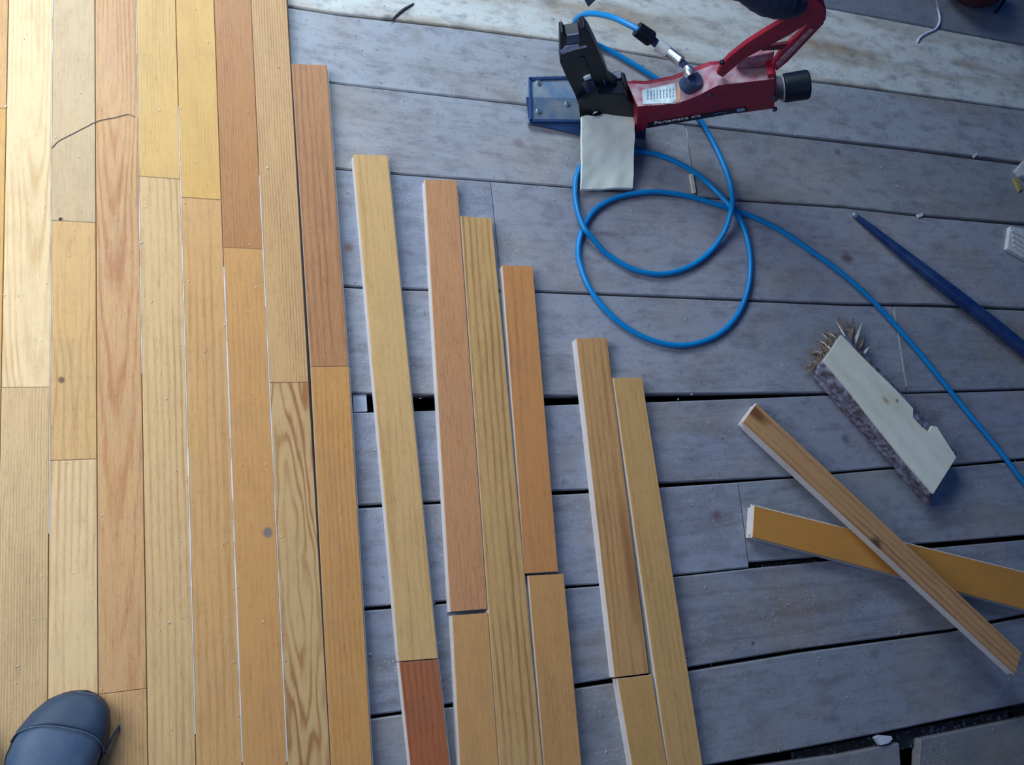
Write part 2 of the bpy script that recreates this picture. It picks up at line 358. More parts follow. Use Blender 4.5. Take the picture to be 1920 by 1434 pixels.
EDGE = plain('pale_plank_edge', (.55, .56, .54), .8, col2=(.38, .40, .42), scale=60)
for (a_, b_) in (((1676,580),(1699,726)), ((1287,240),(1293,322))):
    bm = bmesh.new(); pa, pb = at(*a_, -.001), at(*b_, -.001); w_ = Vector((.0018, 0, 0)); prism(bm, [pa-w_, pa+w_, pb+w_, pb-w_], Vector((0, 0, -.012)))
    link('pale_joint_edge', bm, EDGE, floor, loc=pa.lerp(pb, .5))
bm = bmesh.new()
for _ in range(46):
    f_ = random.random(); x_ = 1408+150*f_ if _ < 26 else 1600+300*f_; y_ = (1060-12*f_ if _ < 26 else 1392-62*f_)+random.uniform(-4, 4)
    p_ = at(x_, y_, -.012); box(bm, p_, (random.uniform(.003, .012), random.uniform(.0015, .004), .002), Matrix.Rotation(random.uniform(-.8, .8), 3, 'Z'))
box(bm, at(1480, 1055, -.015), (.12, .014, .002)); box(bm, at(1700, 1385, -.016), (.5, .03, .002), Matrix.Rotation(-.0, 3, 'Z'))
tag(link('gap_debris', bm, plain('dirty_debris', (.09, .13, .20), .9, col2=(.008, .010, .016), scale=90, lo=.34, hi=.42), floor, loc=at(1480, 1055, -.015)), None, kind='stuff')

# ------------------------------------------------------------------ oak
RAW = wood('raw_oak_side', (.72, .68, .66), (.58, .52, .50), freq=900, con=.2, blot=.15, fibre=.3, dust=0, rough=.7)
BL = (.62, .44, .20); BD = (.36, .20, .075)
def frame_of(tl, tr, br, bl):
    a = (tl+tr)/2; b = (bl+br)/2; y = (a-b).normalized(); x0 = (tr-tl)+(br-bl); z = x0.cross(y).normalized(); x = y.cross(z).normalized()
    c = (a+b)/2; M = Matrix((( x.x, y.x, z.x, c.x), (x.y, y.y, z.y, c.y), (x.z, y.z, z.z, c.z), (0, 0, 0, 1))); return M
def oak_profile(loose):
    # (which edge 0 left / 1 right, inset x, z down) going round
    if loose:   # grooved left side, tongued right side, eased top edges
        return [(0, .0008, 0), (0, 0, -.0010), (0, 0, -.0068), (0, .0055, -.0072), (0, .0055, -.0120), (0, .0006, -.0124), (0, .0006, -T), 
                (1, -.0010, -T), (1, -.0010, -.0118), (1, .0035, -.0114), (1, .0035, -.0078), (1, 0, -.0072), (1, 0, -.0010), (1, -.0008, 0)]
    return [(0, .0008, 0), (0, 0, -.0009), (0, 0, -T), (1, 0, -T), (1, 0, -.0009), (1, -.0008, 0)]
def oak_board(name, tl, tr, br, bl, mat, loose=True, parent=None, raw=None):
    M = frame_of(tl, tr, br, bl); Mi = M.inverted(); c = [Mi @ p for p in (tl, tr, br, bl)]
    for p in c: p.z = 0
    pf = oak_profile(loose); bm = bmesh.new(); rings = []
    for e in (0, 1):
        l, r = (c[3], c[2]) if e == 0 else (c[0], c[1]); sgn = 1 if e == 0 else -1
        for cap in ((0, 1) if e == 0 else (1, 0)):
            ring = []
            for s, dx, dz in pf:
                p = l if s == 0 else r
                zz = dz - (.0006 if cap == 0 and dz > -.0005 else 0)
                ring.append(bm.verts.new((p.x+dx, p.y+(sgn*.0006 if cap == 1 else 0), zz if cap == 0 else dz)))
            rings.append(ring)
    n = len(pf)
    for k in range(3):
        for i in range(n):
            f = bm.faces.new((rings[k][i], rings[k][(i+1) % n], rings[k+1][(i+1) % n], rings[k+1][i]))
            top = i in (n-1, 0, n-2)
            f.material_index = 0 if top else 1
    for r in (rings[0][::-1], rings[3]): bm.faces.new(r).material_index = 1
    bm.transform(M)
    return link(name, bm, [mat, raw or RAW], parent, mw=M)
def om(name, tone, **k):
    """tone = (light, dark)"""
    d = dict(cx=random.uniform(-.08, .08), cy=0, asp=.01, freq=800, con=.35, warp=.004, blot=.18, fibre=.42, dust=.12, rough=.46, bump=.12, spec=.4)
    d.update(k); d['asp'] *= .38; d['freq'] *= 1.7; d['fibre'] *= 1.9; d['con'] *= 1.2; tone = [tuple(c*m for c, m in zip(t_, (.98, .84, .74))) for t_ in tone]
    return wood(name, tone[0], tone[1], **d)
HONEY = ((.64, .43, .185), (.40, .225, .075)); PALEO = ((.70, .55, .30), (.42, .26, .11)); GREYO = ((.62, .50, .29), (.40, .29, .16))
REDO = ((.50, .25, .105), (.29, .115, .045)); ORANGE = ((.60, .345, .12), (.38, .175, .05)); TAN = ((.62, .43, .22), (.38, .23, .11))
GOLD = ((.66, .44, .15), (.42, .25, .07))
bm = bmesh.new(); box(bm, (.1465, .35, .0095), (.605, 2.0, .0165))
filler = link('floor', bm, plain('pale_joint_filler', (.70, .68, .66), .8, col2=(.45, .40, .36), scale=35), loc=(.1465, .35, .0095))
# the bed between the strips: kept only as thin strips in the joints
bpy.data.objects.remove(filler)
floor2 = empty('floor', (.0, .35, 0)); tag(floor2, 'nailed-down honey oak strip floor, scuffed and dusty', kind='structure')
YT, YB = 1.05, -.75
W = .057
def rowx(n): return n*W
# row -> list of (y joints in photo), materials
def strip(row, pya, pyb, mat, xg=.0004):
    x0 = rowx(row)+xg; x1 = rowx(row+1)-xg; pxm = {-1: 8, 0: 55, 1: 138, 2: 225, 3: 300, 4: 375, 5: 450, 6: 540}.get(row, 10)
    ya = YT if pya is None else at(pxm, pya, T).y-.0003; yb = YB if pyb is None else at(pxm, pyb, T).y+.0003
    dz = random.uniform(-.0003, .0003)
    return oak_board('oak_strip', Vector((x0, ya, T+dz)), Vector((x1, ya, T+dz)), Vector((x1, yb, T+dz)), Vector((x0, yb, T+dz)), mat, False, floor2)
def spot_on(row, pya, pyb, px, py, r):
    pxm = {-1: 8, 0: 55, 1: 138, 2: 225, 3: 300, 4: 375, 5: 450, 6: 540}[row]
    ya = YT if pya is None else at(pxm, pya, T).y; yb = YB if pyb is None else at(pxm, pyb, T).y
    p = at(px, py, T); return (p.x-(rowx(row)+W/2), p.y-(ya+yb)/2, r)
def cyy(pya, pyb, py, pxm=300):
    ya = YT if pya is None else at(pxm, pya, T).y; yb = YB if pyb is None else at(pxm, pyb, T).y
    return at(pxm, py, T).y-(ya+yb)/2
strip(-4, None, 300, om('oak_honey', HONEY)); strip(-4, 300, None, om('oak_tan', TAN))
strip(-3, None, 800, om('oak_tan', TAN)); strip(-3, 800, None, om('oak_honey', HONEY))
strip(-2, None, 500, om('oak_pale', PALEO)); strip(-2, 500, None, om('oak_honey', HONEY))
strip(-1, None, 203, om('oak_honey', HONEY)); strip(-1, 203, None, om('oak_gold', GOLD))
strip(0, None, 726, om('oak_pale', ((.76, .66, .42), (.52, .36, .15)), cx=.01, cy=cyy(None, 726, 60), asp=.13, freq=620, con=.55, warp=.006, fibre=.25))
strip(0, 726, None, om('oak_honey', GREYO, freq=1100, con=.6))
strip(1, None, 415, om('oak_grey', ((.58, .49, .32), (.42, .34, .22)), con=.25, fibre=.5, freq=1500))
strip(1, 415, 862, om('oak_honey', ((.62, .46, .22), (.42, .27, .11)), cx=0, cy=cyy(415, 862, 700), asp=.22, freq=420, con=.45, warp=.014, spot=spot_on(1, 415, 862, 115, 712, .005), spotcol=(.10, .05, .03)))
strip(1, 862, None, om('oak_pale', ((.72, .60, .37), (.48, .32, .15)), cx=.045, cy=cyy(862, None, 1180), asp=.075, freq=420, con=.6, fibre=.3))
strip(2, None, 1297, om('oak_red', ((.60, .42, .22), (.42, .20, .085)), cx=-.004, cy=cyy(None, 1297, 20), asp=.12, freq=640, con=.55, warp=.006, fibre=.4))
strip(2, 1297, None, om('oak_honey', TAN))
strip(3, None, 333, om('oak_gold', ((.66, .49, .19), (.48, .32, .11)), con=.2))
strip(3, 333, None, om('oak_pale', ((.66, .52, .29), (.43, .28, .12)), cx=-.03, cy=cyy(333, None, 1100), asp=.06, freq=430, con=.6, fibre=.35))
strip(4, None, 372, om('oak_gold', ((.66, .47, .16), (.50, .31, .09)), con=.15, fibre=.25))
strip(4, 372, None, om('oak_tan', ((.62, .42, .19), (.42, .25, .10)), cx=.02, cy=cyy(372, None, 1000), asp=.03, freq=380, con=.5))
strip(5, None, 465, om('oak_red', ((.47, .26, .105), (.30, .135, .05)), con=.35))
strip(5, 465, None, om('oak_orange', ((.60, .37, .15), (.42, .225, .08)), con=.25, freq=500, spot=spot_on(5, 465, None, 502, 998, .0065), spotcol=(.16, .15, .16)))
strip(6, None, 717, om('oak_tan', ((.60, .43, .22), (.37, .22, .10)), con=.7, freq=900, cx=.09))
strip(6, 717, None, om('oak_figured', ((.60, .46, .24), (.36, .19, .075)), cx=-.006, cy=cyy(717, None, 1215), asp=.17, freq=340, con=1.0, warp=.028, fibre=.22))
# last row, a slightly bowed pair beside a narrow open joint
mt = om('oak_red', ((.47, .27, .135), (.29, .13, .06)), cx=.015, cy=.05, asp=.07, freq=380, con=.5)
t8 = dict(tl=at(547, 119, T), tr=at(613, 122, T), br=at(653, 686, T), bl=at(583, 687, T))
oak_board('oak_strip', t8['tl'], t8['tr'], t8['br'], t8['bl'], mt, True, floor2)
oak_board('oak_strip', at(583, 688, T), at(654, 687, T), at(700.5, 1480, T), at(623.5, 1480, T), om('oak_orange', ((.60, .36, .13), (.40, .20, .07)), con=.3, freq=500), True, floor2)
# window reflection along the eased joint edges, painted as pale strips
GLINT = plain('pale_joint_glint', (.72, .74, .80), .9, col2=(.50, .46, .44), scale=14)
DKJ = plain('dark_joint', (.06, .045, .04), .9)
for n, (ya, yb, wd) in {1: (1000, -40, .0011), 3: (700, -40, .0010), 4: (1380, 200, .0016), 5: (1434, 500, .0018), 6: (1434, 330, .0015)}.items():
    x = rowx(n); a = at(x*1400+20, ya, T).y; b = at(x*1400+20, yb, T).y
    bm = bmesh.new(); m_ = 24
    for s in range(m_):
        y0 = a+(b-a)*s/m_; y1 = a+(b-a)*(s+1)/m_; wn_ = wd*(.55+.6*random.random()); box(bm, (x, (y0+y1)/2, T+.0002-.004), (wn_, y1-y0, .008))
    tag(link('joint_glint', bm, GLINT, floor2, loc=(x, (a+b)/2, T)), None, kind='stuff')
for n in (-3, -2, -1, 0, 2, 7):
    x = rowx(n) if n < 7 else rowx(7)+.0006
    bm = bmesh.new(); box(bm, (x, .15, T-.008), (.0008 if n < 7 else .0014, 1.8, .012)); tag(link('joint_shadow_line', bm, DKJ, floor2, loc=(x, .15, T)), 'dark open joint'); 

# ------------------------------------------------------------------ loose oak boards
GRP = 'loose oak boards racked out beside the finished floor'
def loose(c4, mat, label, z=T):
    tl, tr, br, bl = [at(p[0], p[1], z) for p in c4]
    o = oak_board('oak_board', tl, tr, br, bl, mat); return tag(o, label, 'board', GRP)
loose([(663,289),(727,291),(821,1234),(748.5,1240)], om('oak_honey', ((.66, .49, .24), (.46, .30, .12)), cx=-.02, cy=.35, asp=.05, freq=420, con=.4, dust=0),
      'long pale honey oak board nearest the finished floor, pale from end to end')
loose([(749,1242),(821.5,1236),(853,1520),(779,1520)], om('oak_redbrown', ((.40, .155, .07), (.24, .08, .04)), con=.5, cx=.02, freq=420, asp=.05, dust=0),
      'dark red-brown oak board butted below the long pale one, running off the bottom edge')
loose([(797,336),(857,338),(914,1141.5),(845,1147)], om('oak_pinkish', ((.58, .34, .18), (.38, .19, .10)), con=.15, fibre=.6, dust=0, spot=(-.014, .395, .012), spotcol=(.12, .04, .02), soft=.7),
      'long pinkish brown oak board with a dark stained corner at its upper end')
loose([(848,1154),(915,1149),(940,1500),(866,1500)], om('oak_tan', ((.60, .38, .165), (.42, .235, .10)), con=.2, dust=0),
      'tan oak board below the pinkish one, a small open gap between their ends')
loose([(864,405),(922,409),(1024,1500),(941,1500)], om('oak_streaked', ((.60, .43, .20), (.36, .22, .09)), cx=.10, cy=.06, asp=.11, freq=330, con=.8, warp=.004, fibre=.4, dust=0),
      'streaked oak board with bold slanting grain, wedged between the pinkish and the orange boards')
loose([(942,497),(999,499),(1047,1071),(984.5,1075)], om('oak_orange', ((.58, .31, .125), (.38, .17, .07)), cx=.02, cy=-.05, asp=.12, freq=250, con=.4, dust=0),
      'orange-brown oak board with a bright raw left edge, right of the streaked board')
loose([(991,1079),(1057,1076),(1097,1500),(1026,1500)], om('oak_tan', ((.58, .36, .155), (.38, .20, .08)), con=.3, dust=0),
      'tan oak board butted below the orange-brown one, dark gap along its left side')
loose([(1081,634),(1138,633),(1217,1262),(1153,1270)], om('oak_brown', ((.56, .37, .175), (.36, .19, .075)), spot2=(.018, -.1, .012, 9, (.30, .13, .05)), soft=.9, cx=.015, cy=.1, asp=.05, freq=350, con=.55, dust=0),
      'brown oak board with a broad pale left side, left of the last laid-out board')
loose([(1158,1273),(1222,1265),(1262,1500),(1197,1500)], om('oak_tan', ((.56, .38, .155), (.38, .22, .08)), con=.25, dust=0),
      'short stretch of oak board at the bottom edge, below the brown board')
loose([(1149.5,708),(1204,708),(1328,1500),(1262,1500)], om('oak_golden', ((.60, .42, .19), (.42, .26, .10)), cx=-.01, cy=.05, asp=.05, freq=380, con=.45, dust=0, spot=(.02, .345, .0025)),
      'golden oak board laid out farthest right, beside the bare planks')
# crossing pair
GH = 'two offcut oak boards crossed on the bare planks'
o = oak_board('oak_board', at(1414.5,948,T), at(1985,1088,T), at(1970,1156,T), at(1411,1007,T), om('oak_amber', ((.60, .33, .085), (.44, .21, .05)), con=.15, dust=0, spec=.3))
# turn: length runs left-right, so build it with its own frame
bpy.data.objects.remove(o)
def board_lr(cl, mat, label, group):   # corners: left-bottom, left-top, right-top, right-bottom -> length from right to left
    lb, lt, rt, rb = cl
    o = oak_board('oak_board', lb, lt, rt, rb, mat); return tag(o, label, 'board', group)
board_lr((at(1411,1007,T), at(1414.5,948,T), at(1990,1090,T), at(1975,1157,T)), om('oak_amber', ((.58, .31, .075), (.43, .20, .045)), con=.15, fibre=.25, dust=0, spec=.3),
         'smooth amber oak board lying under the other one, running off the right edge', GH)
zl, zr = .0198, .070
board_lr((at(1393,792,zl), at(1419,756,zl), at(1916,1224,zr), at(1903,1264,zr)), om('oak_weathered', ((.50, .33, .17), (.28, .16, .085)), cx=.03, cy=.0, asp=.04, freq=300, con=.75, dust=.1, spot=(-.018, .01, .014), spotcol=(.05, .045, .025), spot2=(.008, .325, .013, 3.2, (.13, .04, .015)), soft=.8),
         'worn oak board with scorched left end and a dark knot, lying across the amber board', GH)

# ------------------------------------------------------------------ split log slab with bark
SAP = wood('fresh_split_pine', (.80, .83, .72), (.58, .56, .42), cx=.01, cy=0, asp=.05, freq=160, con=.3, warp=.01, blot=.15, fibre=.15, dust=0, rough=.6, spot=(.016, -.012, .005), spotcol=(.16, .20, .22), spot2=(-.004, -.030, .007, 2.0, (.40, .27, .09)), soft=.8, grime=.12)
BARK = plain('grey_brown_bark', (.30, .31, .44), .9, col2=(.10, .08, .10), scale=90, bump=1.0, lo=.35, hi=.6)
H = .045
A = [at(*p, H) for p in [(1578,628),(1610,662),(1640,692),(1676,727),(1712,765),(1712,782),(1728,800),(1742,810),(1748,798),(1757,800),(1768,818),(1793,857),(1750,925),(1700,868),(1650,806),(1600,742),(1565,700),(1544,677)]]
cen = sum(A, Vector())/len(A); ax = (at(1770,890,H)-at(1560,652,H)).normalized(); zx = Vector((0, 0, 1)); sd = zx.cross(ax).normalized()
ML = Matrix(((sd.x, ax.x, 0, cen.x), (sd.y, ax.y, 0, cen.y), (sd.z, ax.z, 1, cen.z), (0, 0, 0, 1)))
log = empty('split_log', (cen.x, cen.y, 0)); tag(log, 'split log offcut with pale fresh top, bark on its sides and one torn end', 'log')
bm = bmesh.new(); top = [bm.verts.new(p) for p in A]; low = [bm.verts.new(p-Vector((0, 0, .004))) for p in A]
bm.faces.new(top); bm.faces.new(low[::-1])
for i in range(len(A)):
    j_ = (i+1) % len(A); bm.faces.new((top[i], low[i], low[j_], top[j_]))
link('split_face', bm, SAP, log, mw=ML)
# bark body: lofted half round under the face, ridged
bm = bmesh.new(); NS = 60; NR = 28; rings = []
L0 = at(1522,702,0); L1 = at(1736,942,0)          # lower left foot line of the bark
tlft = at(1544,677,H); blft = at(1750,925,H); trgt = at(1578,628,H); brgt = at(1793,857,H)
for i in range(NS+1):
    t = i/NS; a = tlft.lerp(blft, t); b = trgt.lerp(brgt, t); f0 = L0.lerp(L1, t)
    wl = (a-b); wl.z = 0; wn_ = wl.normalized(); ring = []
    ctl = [Vector((a.x, a.y, H-.004)), Vector((a.x, a.y, H*.72))+wn_*.005, Vector((f0.x, f0.y, H*.35))+wn_*.006, Vector((f0.x, f0.y, .002)),
           Vector((b.x, b.y, .002))+wn_*.006, Vector((b.x, b.y, H*.3))-wn_*.020, Vector((b.x, b.y, H*.7))-wn_*.022, Vector((b.x, b.y, H-.004))-wn_*.006]
    q_ = spline(ctl, 4)
    for k in range(NR+1):
        p = q_[k].copy(); n_ = noise.noise(Vector((t*9, k*.4, 3)))*.0036 + noise.noise(Vector((t*34, k*.9, 8)))*.0030
        if 0 < k < NR: p += wn_*(1 if k < NR/2 else -1)*n_
        p.z = min(max(p.z, .001), H-.004); ring.append(bm.verts.new(p))
    rings.append(ring)
for r0, r1 in zip(rings, rings[1:]):
    for k in range(NR): bm.faces.new((r0[k], r0[k+1], r1[k+1], r1[k]))
    bm.faces.new((r0[NR], r0[0], r1[0], r1[NR]))
bm.faces.new(rings[0][::-1]); bm.faces.new(rings[-1])
link('bark', bm, BARK, log, mw=ML, smooth=True)
SPL = plain('torn_brown_fibre', (.11, .07, .05), .9, col2=(.26, .21, .16), scale=200, lo=.4, hi=.6)
SPW = plain('torn_pale_fibre', (.62, .60, .52), .9)
def splinter(base, tip, wdt, mat):
    bm = bmesh.new(); d = (tip-base).normalized(); wdt *= 1.7; s = d.cross(Vector((0, 0, 1))).normalized()*wdt/2; u = Vector((0, 0, wdt*.3))
    mid = base.lerp(tip, .5)+Vector((random.uniform(-.003, .003), random.uniform(-.003, .003), .002))
    r = [[bm.verts.new(p+s*k), bm.verts.new(p+u*k), bm.verts.new(p-s*k), bm.verts.new(p-u*k)] for p, k in ((base, 1), (mid, .7), (tip, .12))]
    for a, b in zip(r, r[1:]):
        for i in range(4): bm.faces.new((a[i], a[(i+1) % 4], b[(i+1) % 4], b[i]))
    bm.faces.new(r[0][::-1]); bm.faces.new(r[-1]); link('splinter', bm, mat, log, loc=base)
for b, t, w_, m in [((1562,655,.034),(1508,705,.004),.007,SPL),((1552,664,.03),(1503,695,.006),.006,SPL),((1545,672,.028),(1513,700,.004),.009,SPL),((1556,660,.02),(1512,668,.01),.004,SPL),
                    ((1566,645,.036),(1530,652,.016),.004,SPL),((1585,636,.036),(1572,590,.012),.008,SPL),((1592,642,.034),(1600,596,.010),.010,SPL),
                    ((1600,650,.032),(1616,606,.010),.008,SPW),((1590,640,.030),(1588,600,.008),.010,SPL),((1606,660,.028),(1622,628,.010),.010,SPL),((1618,668,.03),(1632,650,.008),.006,SPW),
                    ((1584,630,.04),(1568,603,.03),.003,SPW),((1604,648,.03),(1592,622,.02),.008,SPL),((1582,640,.02),(1564,578,.004),.003,SPL),((1540,684,.02),(1516,662,.004),.003,SPL)]:
    splinter(at(b[0], b[1], b[2]), at(t[0], t[1], t[2]), w_, m)

for i in range(26):
    t = random.random(); b = at(1578, 630, .04).lerp(at(1546, 676, .036), t); b.z = random.uniform(.012, .040)
    d = -ax*random.uniform(.010, .034) + sd*random.uniform(-.010, .010) + Vector((0, 0, random.uniform(-.008, .004)))
    splinter(b, Vector(((b+d).x, (b+d).y, max(.003, (b+d).z))), random.uniform(.003, .006), SPL if i % 5 else SPW)
# ------------------------------------------------------------------ dark blue metal bar
BAR = plain('dark_blue_painted_steel', (.008, .030, .14), .38, .0, col2=(.02, .055, .16), scale=30, spec=.5)
TIPM = plain('worn_bright_steel', (.30, .40, .48), .4, .6)
bar = empty('metal_bar', at(1600, 402, 0)); tag(bar, 'dark blue round metal bar tapering to a worn tip, at the right edge', 'metal bar')
P = [at(1603,403,.006), at(1622,418,.0075), at(1650,441,.0085), at(1740,513,.0135), at(1800,560,.0145), at(1870,615,.0145), at(1960,688,.0145), at(2080,785,.0145)]
R_ = [.0045, .0062, .0078, .0128, .0142, .0142, .0142, .0142]
bm = bmesh.new(); sp = spline(P, 6); rr = []
for i in range(len(P)-1): rr += [R_[i]+(R_[i+1]-R_[i])*k/6 for k in range(6)]
rr.append(R_[-1]); sp = [Vector((p.x, p.y, r+.0006)) for p, r in zip(sp, rr)]
tube(bm, sp, rr, 20); link('shaft', bm, BAR, bar, loc=at(1800,560,0), smooth=True)
bm = bmesh.new(); tube(bm, [at(1599,400,.006), at(1601,402,.0055), at(1609,408,.0056)], [.0034, .0050, .0053], 14); link('tip', bm, TIPM, bar, loc=at(1603,403,0), smooth=True)

# ------------------------------------------------------------------ pneumatic nailer
RED = plain('red_painted_casting', (.33, .004, .030), .42, col2=(.24, .004, .028), scale=40)
REDD = plain('dusty_red_casting', (.36, .12, .17), .7, col2=(.42, .30, .36), scale=70, lo=.35, hi=.6)
BLK = plain('black_plastic', (.004, .006, .012), .45, col2=(.007, .010, .024), scale=50, spec=.3)
BLUEM = plain('blue_black_metal', (.020, .035, .10), .4, col2=(.04, .07, .16), scale=50)
BASEM = plain('worn_blue_grey_base', (.16, .27, .44), .40, .25, col2=(.34, .40, .46), scale=28)
BASER = plain('blue_base_rim', (.028, .070, .20), .45, .2)
STEEL = plain('bright_steel', (.62, .70, .74), .28, .9)
RUB = plain('rubber_black', (.004, .009, .024), .5, spec=.35)
LABW = plain('pale_label', (.70, .80, .84), .5, col2=(.50, .66, .76), scale=160, lo=.45, hi=.55)
ORG = plain('orange_label', (.62, .36, .20), .5, col2=(.45, .40, .38), scale=90)
WHT = plain('white_ink', (.75, .80, .90), .6)
YF = .660
nail = empty('flooring_nailer', (1.0, .70, 0)); tag(nail, 'red and black pneumatic flooring nailer standing on its blue-grey foot', 'nailer')
def yprism(pts, Y, dep, name, mat, bevel=.0012, parent=nail, more=None):
    bm = bmesh.new(); q = [aty(a, b, Y) for a, b in pts]; prism(bm, q, Vector((0, dep, 0)))
    for m_ in (more or []): prism(bm, [aty(a, b, Y) for a, b in m_], Vector((0, dep, 0)))
    return link(name, bm, mat, parent, loc=sum(q, Vector())/len(q)+Vector((0, dep/2, 0)), bevel=bevel)
# foot
zb = .012; f = [at(992,230,zb), at(1096,231,zb), at(1088,143,zb), at(990,146,zb)]
f = [Vector((p.x, p.y, zb)) for p in f]
bm = bmesh.new(); prism(bm, f, Vector((0, 0, -.009))); base = link('foot_plate', bm, BASEM, nail, loc=f[0].lerp(f[2], .5), bevel=.002)
bm = bmesh.new(); c0 = sum(f, Vector())/4
for a, b in zip(f, f[1:]+f[:1]):
    d = (b-a).normalized(); n_ = Vector((-d.y, d.x, 0)); n_ = n_ if (c0-a).dot(n_) > 0 else -n_
    prism(bm, [a, b, b+n_*.006-d*.0, a+n_*.006+d*.0], Vector((0, 0, .0035)))
link('rim', bm, BASER, nail, loc=c0, bevel=.001)
bm = bmesh.new(); prism(bm, [at(992,233,.002), at(1150,268,.002), at(1150,225,.012), at(1096,231,.012), at(992,230,.012)][:3]+[at(1096,231,.012), at(992,230,.012)], Vector((0, .05, 0)))
link('foot_skirt', bm, BASER, nail, loc=at(1060,240,.005))
for px, py in [(1009,156),(1009,209),(1063,195)]:
    p = at(px, py, zb); bm = bmesh.new(); tube(bm, [p, p+Vector((0, 0, .0035))], .0048, 10); link('bolt', bm, STEEL, nail, loc=p, bevel=.0006)
# magazine, rising to the left
YM = .690
yprism([(1050,62),(1056,60),(1060,67),(1086,62),(1088,54),(1096,50),(1105,62),(1118,88),(1135,128),(1142,150),(1170,170),(1176,205),(1090,214),(1078,178),(1062,146),(1050,118)], YM, .020, 'magazine', BLK, .0015)
yprism([(1051,97),(1056,92),(1060,87),(1085,83),(1086,88),(1100,86),(1100,89),(1080,93),(1053,102)], YM-.0012, .002, 'magazine_stripe', plain('silver_blue_label', (.20, .27, .48), .5, col2=(.45, .50, .60), scale=200), 0)
yprism([(1094,147),(1107,141),(1109,147),(1096,152)], YM-.0035, .004, 'white_tab', LABW, .0004)
yprism([(1090,157),(1112,152),(1128,180),(1108,188)], YM-.002, .003, 'magazine_panel', BLUEM, .0006)
yprism([(1100,158),(1107,156),(1109,162),(1102,164)], YM-.004, .003, 'panel_slot', BLK, 0)
yprism([(1086,110),(1096,108),(1106,134),(1100,140),(1094,132)], YM-.002, .003, 'magazine_rib', BLK, .0006)
yprism([(1063,68),(1086,64),(1088,80),(1063,84)], YM-.002, .003, 'magazine_clip', BLUEM, .0006)
yprism([(1129,147),(1133,149),(1137,160),(1133,159)], YM-.002, .003, 'latch_highlight', BLUEM, .0003)
# nose block between foot, magazine and body
yprism([(1085,200),(1120,176),(1172,176),(1180,190),(1195,196),(1195,250),(1150,258),(1090,236)], .675, .026, 'nose_block', BLK, .002)
yprism([(1146,152),(1166,146),(1169,160),(1160,168),(1150,168)], .705, .016, 'trigger_latch', BLUEM, .0015)
yprism([(1150,166),(1175,164),(1184,190),(1140,198)], .690, .030, 'nose_collar', BLK, .002)
# red body: lofted sections (front bottom, front top, back top, back bottom)
SEC = [((1192,249),(1196,200),(1178,160)), ((1206,244),(1209,198),(1192,157)), ((1216,235),(1240,197),(1215,158)), ((1280,221),(1281,190),(1266,148)), ((1300,218),(1305,181),(1285,141)),
       ((1345,210),(1346,160),(1334,122)), ((1380,206),(1380,156),(1370,119)), ((1381,213),(1381,156),(1371,119)), ((1452,203),(1452,148),(1443,117))]
bm = bmesh.new(); rings = []
for fb, ft, bt in SEC:
    p0 = aty(*fb, YF); p1 = aty(*ft, YF); p2 = aty(*bt, YF+.042); p3 = Vector((p2.x, YF+.052, p2.z-.006)); p4 = Vector((p0.x, YF+.052, p0.z))
    rings.append([bm.verts.new(p) for p in (p0, p1, p2, p3, p4)])
for r0, r1 in zip(rings, rings[1:]):
    for k in range(5):
        fc = bm.faces.new((r0[k], r0[(k+1) % 5], r1[(k+1) % 5], r1[k])); fc.material_index = 1 if k == 1 else 0
bm.faces.new(rings[0][::-1]); bm.faces.new(rings[-1])
from mathutils.bvhtree import BVHTree
bmesh.ops.recalc_face_normals(bm, faces=bm.faces[:]); BODY = BVHTree.FromBMesh(bm)
body = link('body', bm, [RED, REDD], nail, loc=aty(1320, 180, .69), bevel=.002)
yprism([(1192,236),(1212,232),(1211,262),(1205,266),(1190,264)], .664, .03, 'rear_foot', BLUEM, .002)
# printed strip along the lower front edge
ps = aty(1214, 236.5, YF-.001); pe = aty(1396, 203.5, YF-.001)
bm = bmesh.new(); prism(bm, [aty(1212,240,YF), aty(1216,229,YF), aty(1398,200,YF), aty(1402,207,YF), aty(1380,211,YF)], Vector((0, -.0008, 0)))
stripo = link('name_strip', bm, BLK, nail, loc=ps)
def lettering(txt, p0, p1, h, mat, parent, name='lettering', off=Vector((0, -.0016, 0)), up=None):
    cu = bpy.data.curves.new('txt', 'FONT'); cu.body = txt; cu.extrude = .02; cu.size = 1
    to = bpy.data.objects.new('txt', cu); C.objects.link(to); bpy.context.view_layer.update()
    me = bpy.data.meshes.new_from_object(to.evaluated_get(bpy.context.evaluated_depsgraph_get())); bpy.data.objects.remove(to)
    bm = bmesh.new(); bm.from_mesh(me); xs = [v.co.x for v in bm.verts]; L = max(xs)-min(xs); mn = min(xs)
    x = (p1-p0); ln = x.length; x.normalize(); n_ = (Vector((0, -1, 0)) if up is None else up); yv = n_.cross(x).normalized()
    for v in bm.verts: v.co = p0 + x*((v.co.x-mn)/L*ln) + yv*(v.co.y*h) + n_*(v.co.z*.02) + off
    bpy.data.meshes.remove(me); return link(name, bm, mat, parent, loc=p0)
lettering('Portamatic', aty(1227,231.5,YF), aty(1290,221.2,YF), .0125, WHT, nail)
lettering('470', aty(1296,220.2,YF), aty(1313,217.4,YF), .010, WHT, nail)
yprism([(1381,205.5),(1396,203),(1397,207.5),(1382,210)], YF-.0014, .001, 'strip_emblem', plain('blue_emblem', (.25, .42, .75), .5), 0)
lettering('470', aty(1339,214,YF), aty(1362,210.2,YF), .008, plain('dull_blue_ink', (.10, .14, .40), .6), nail)
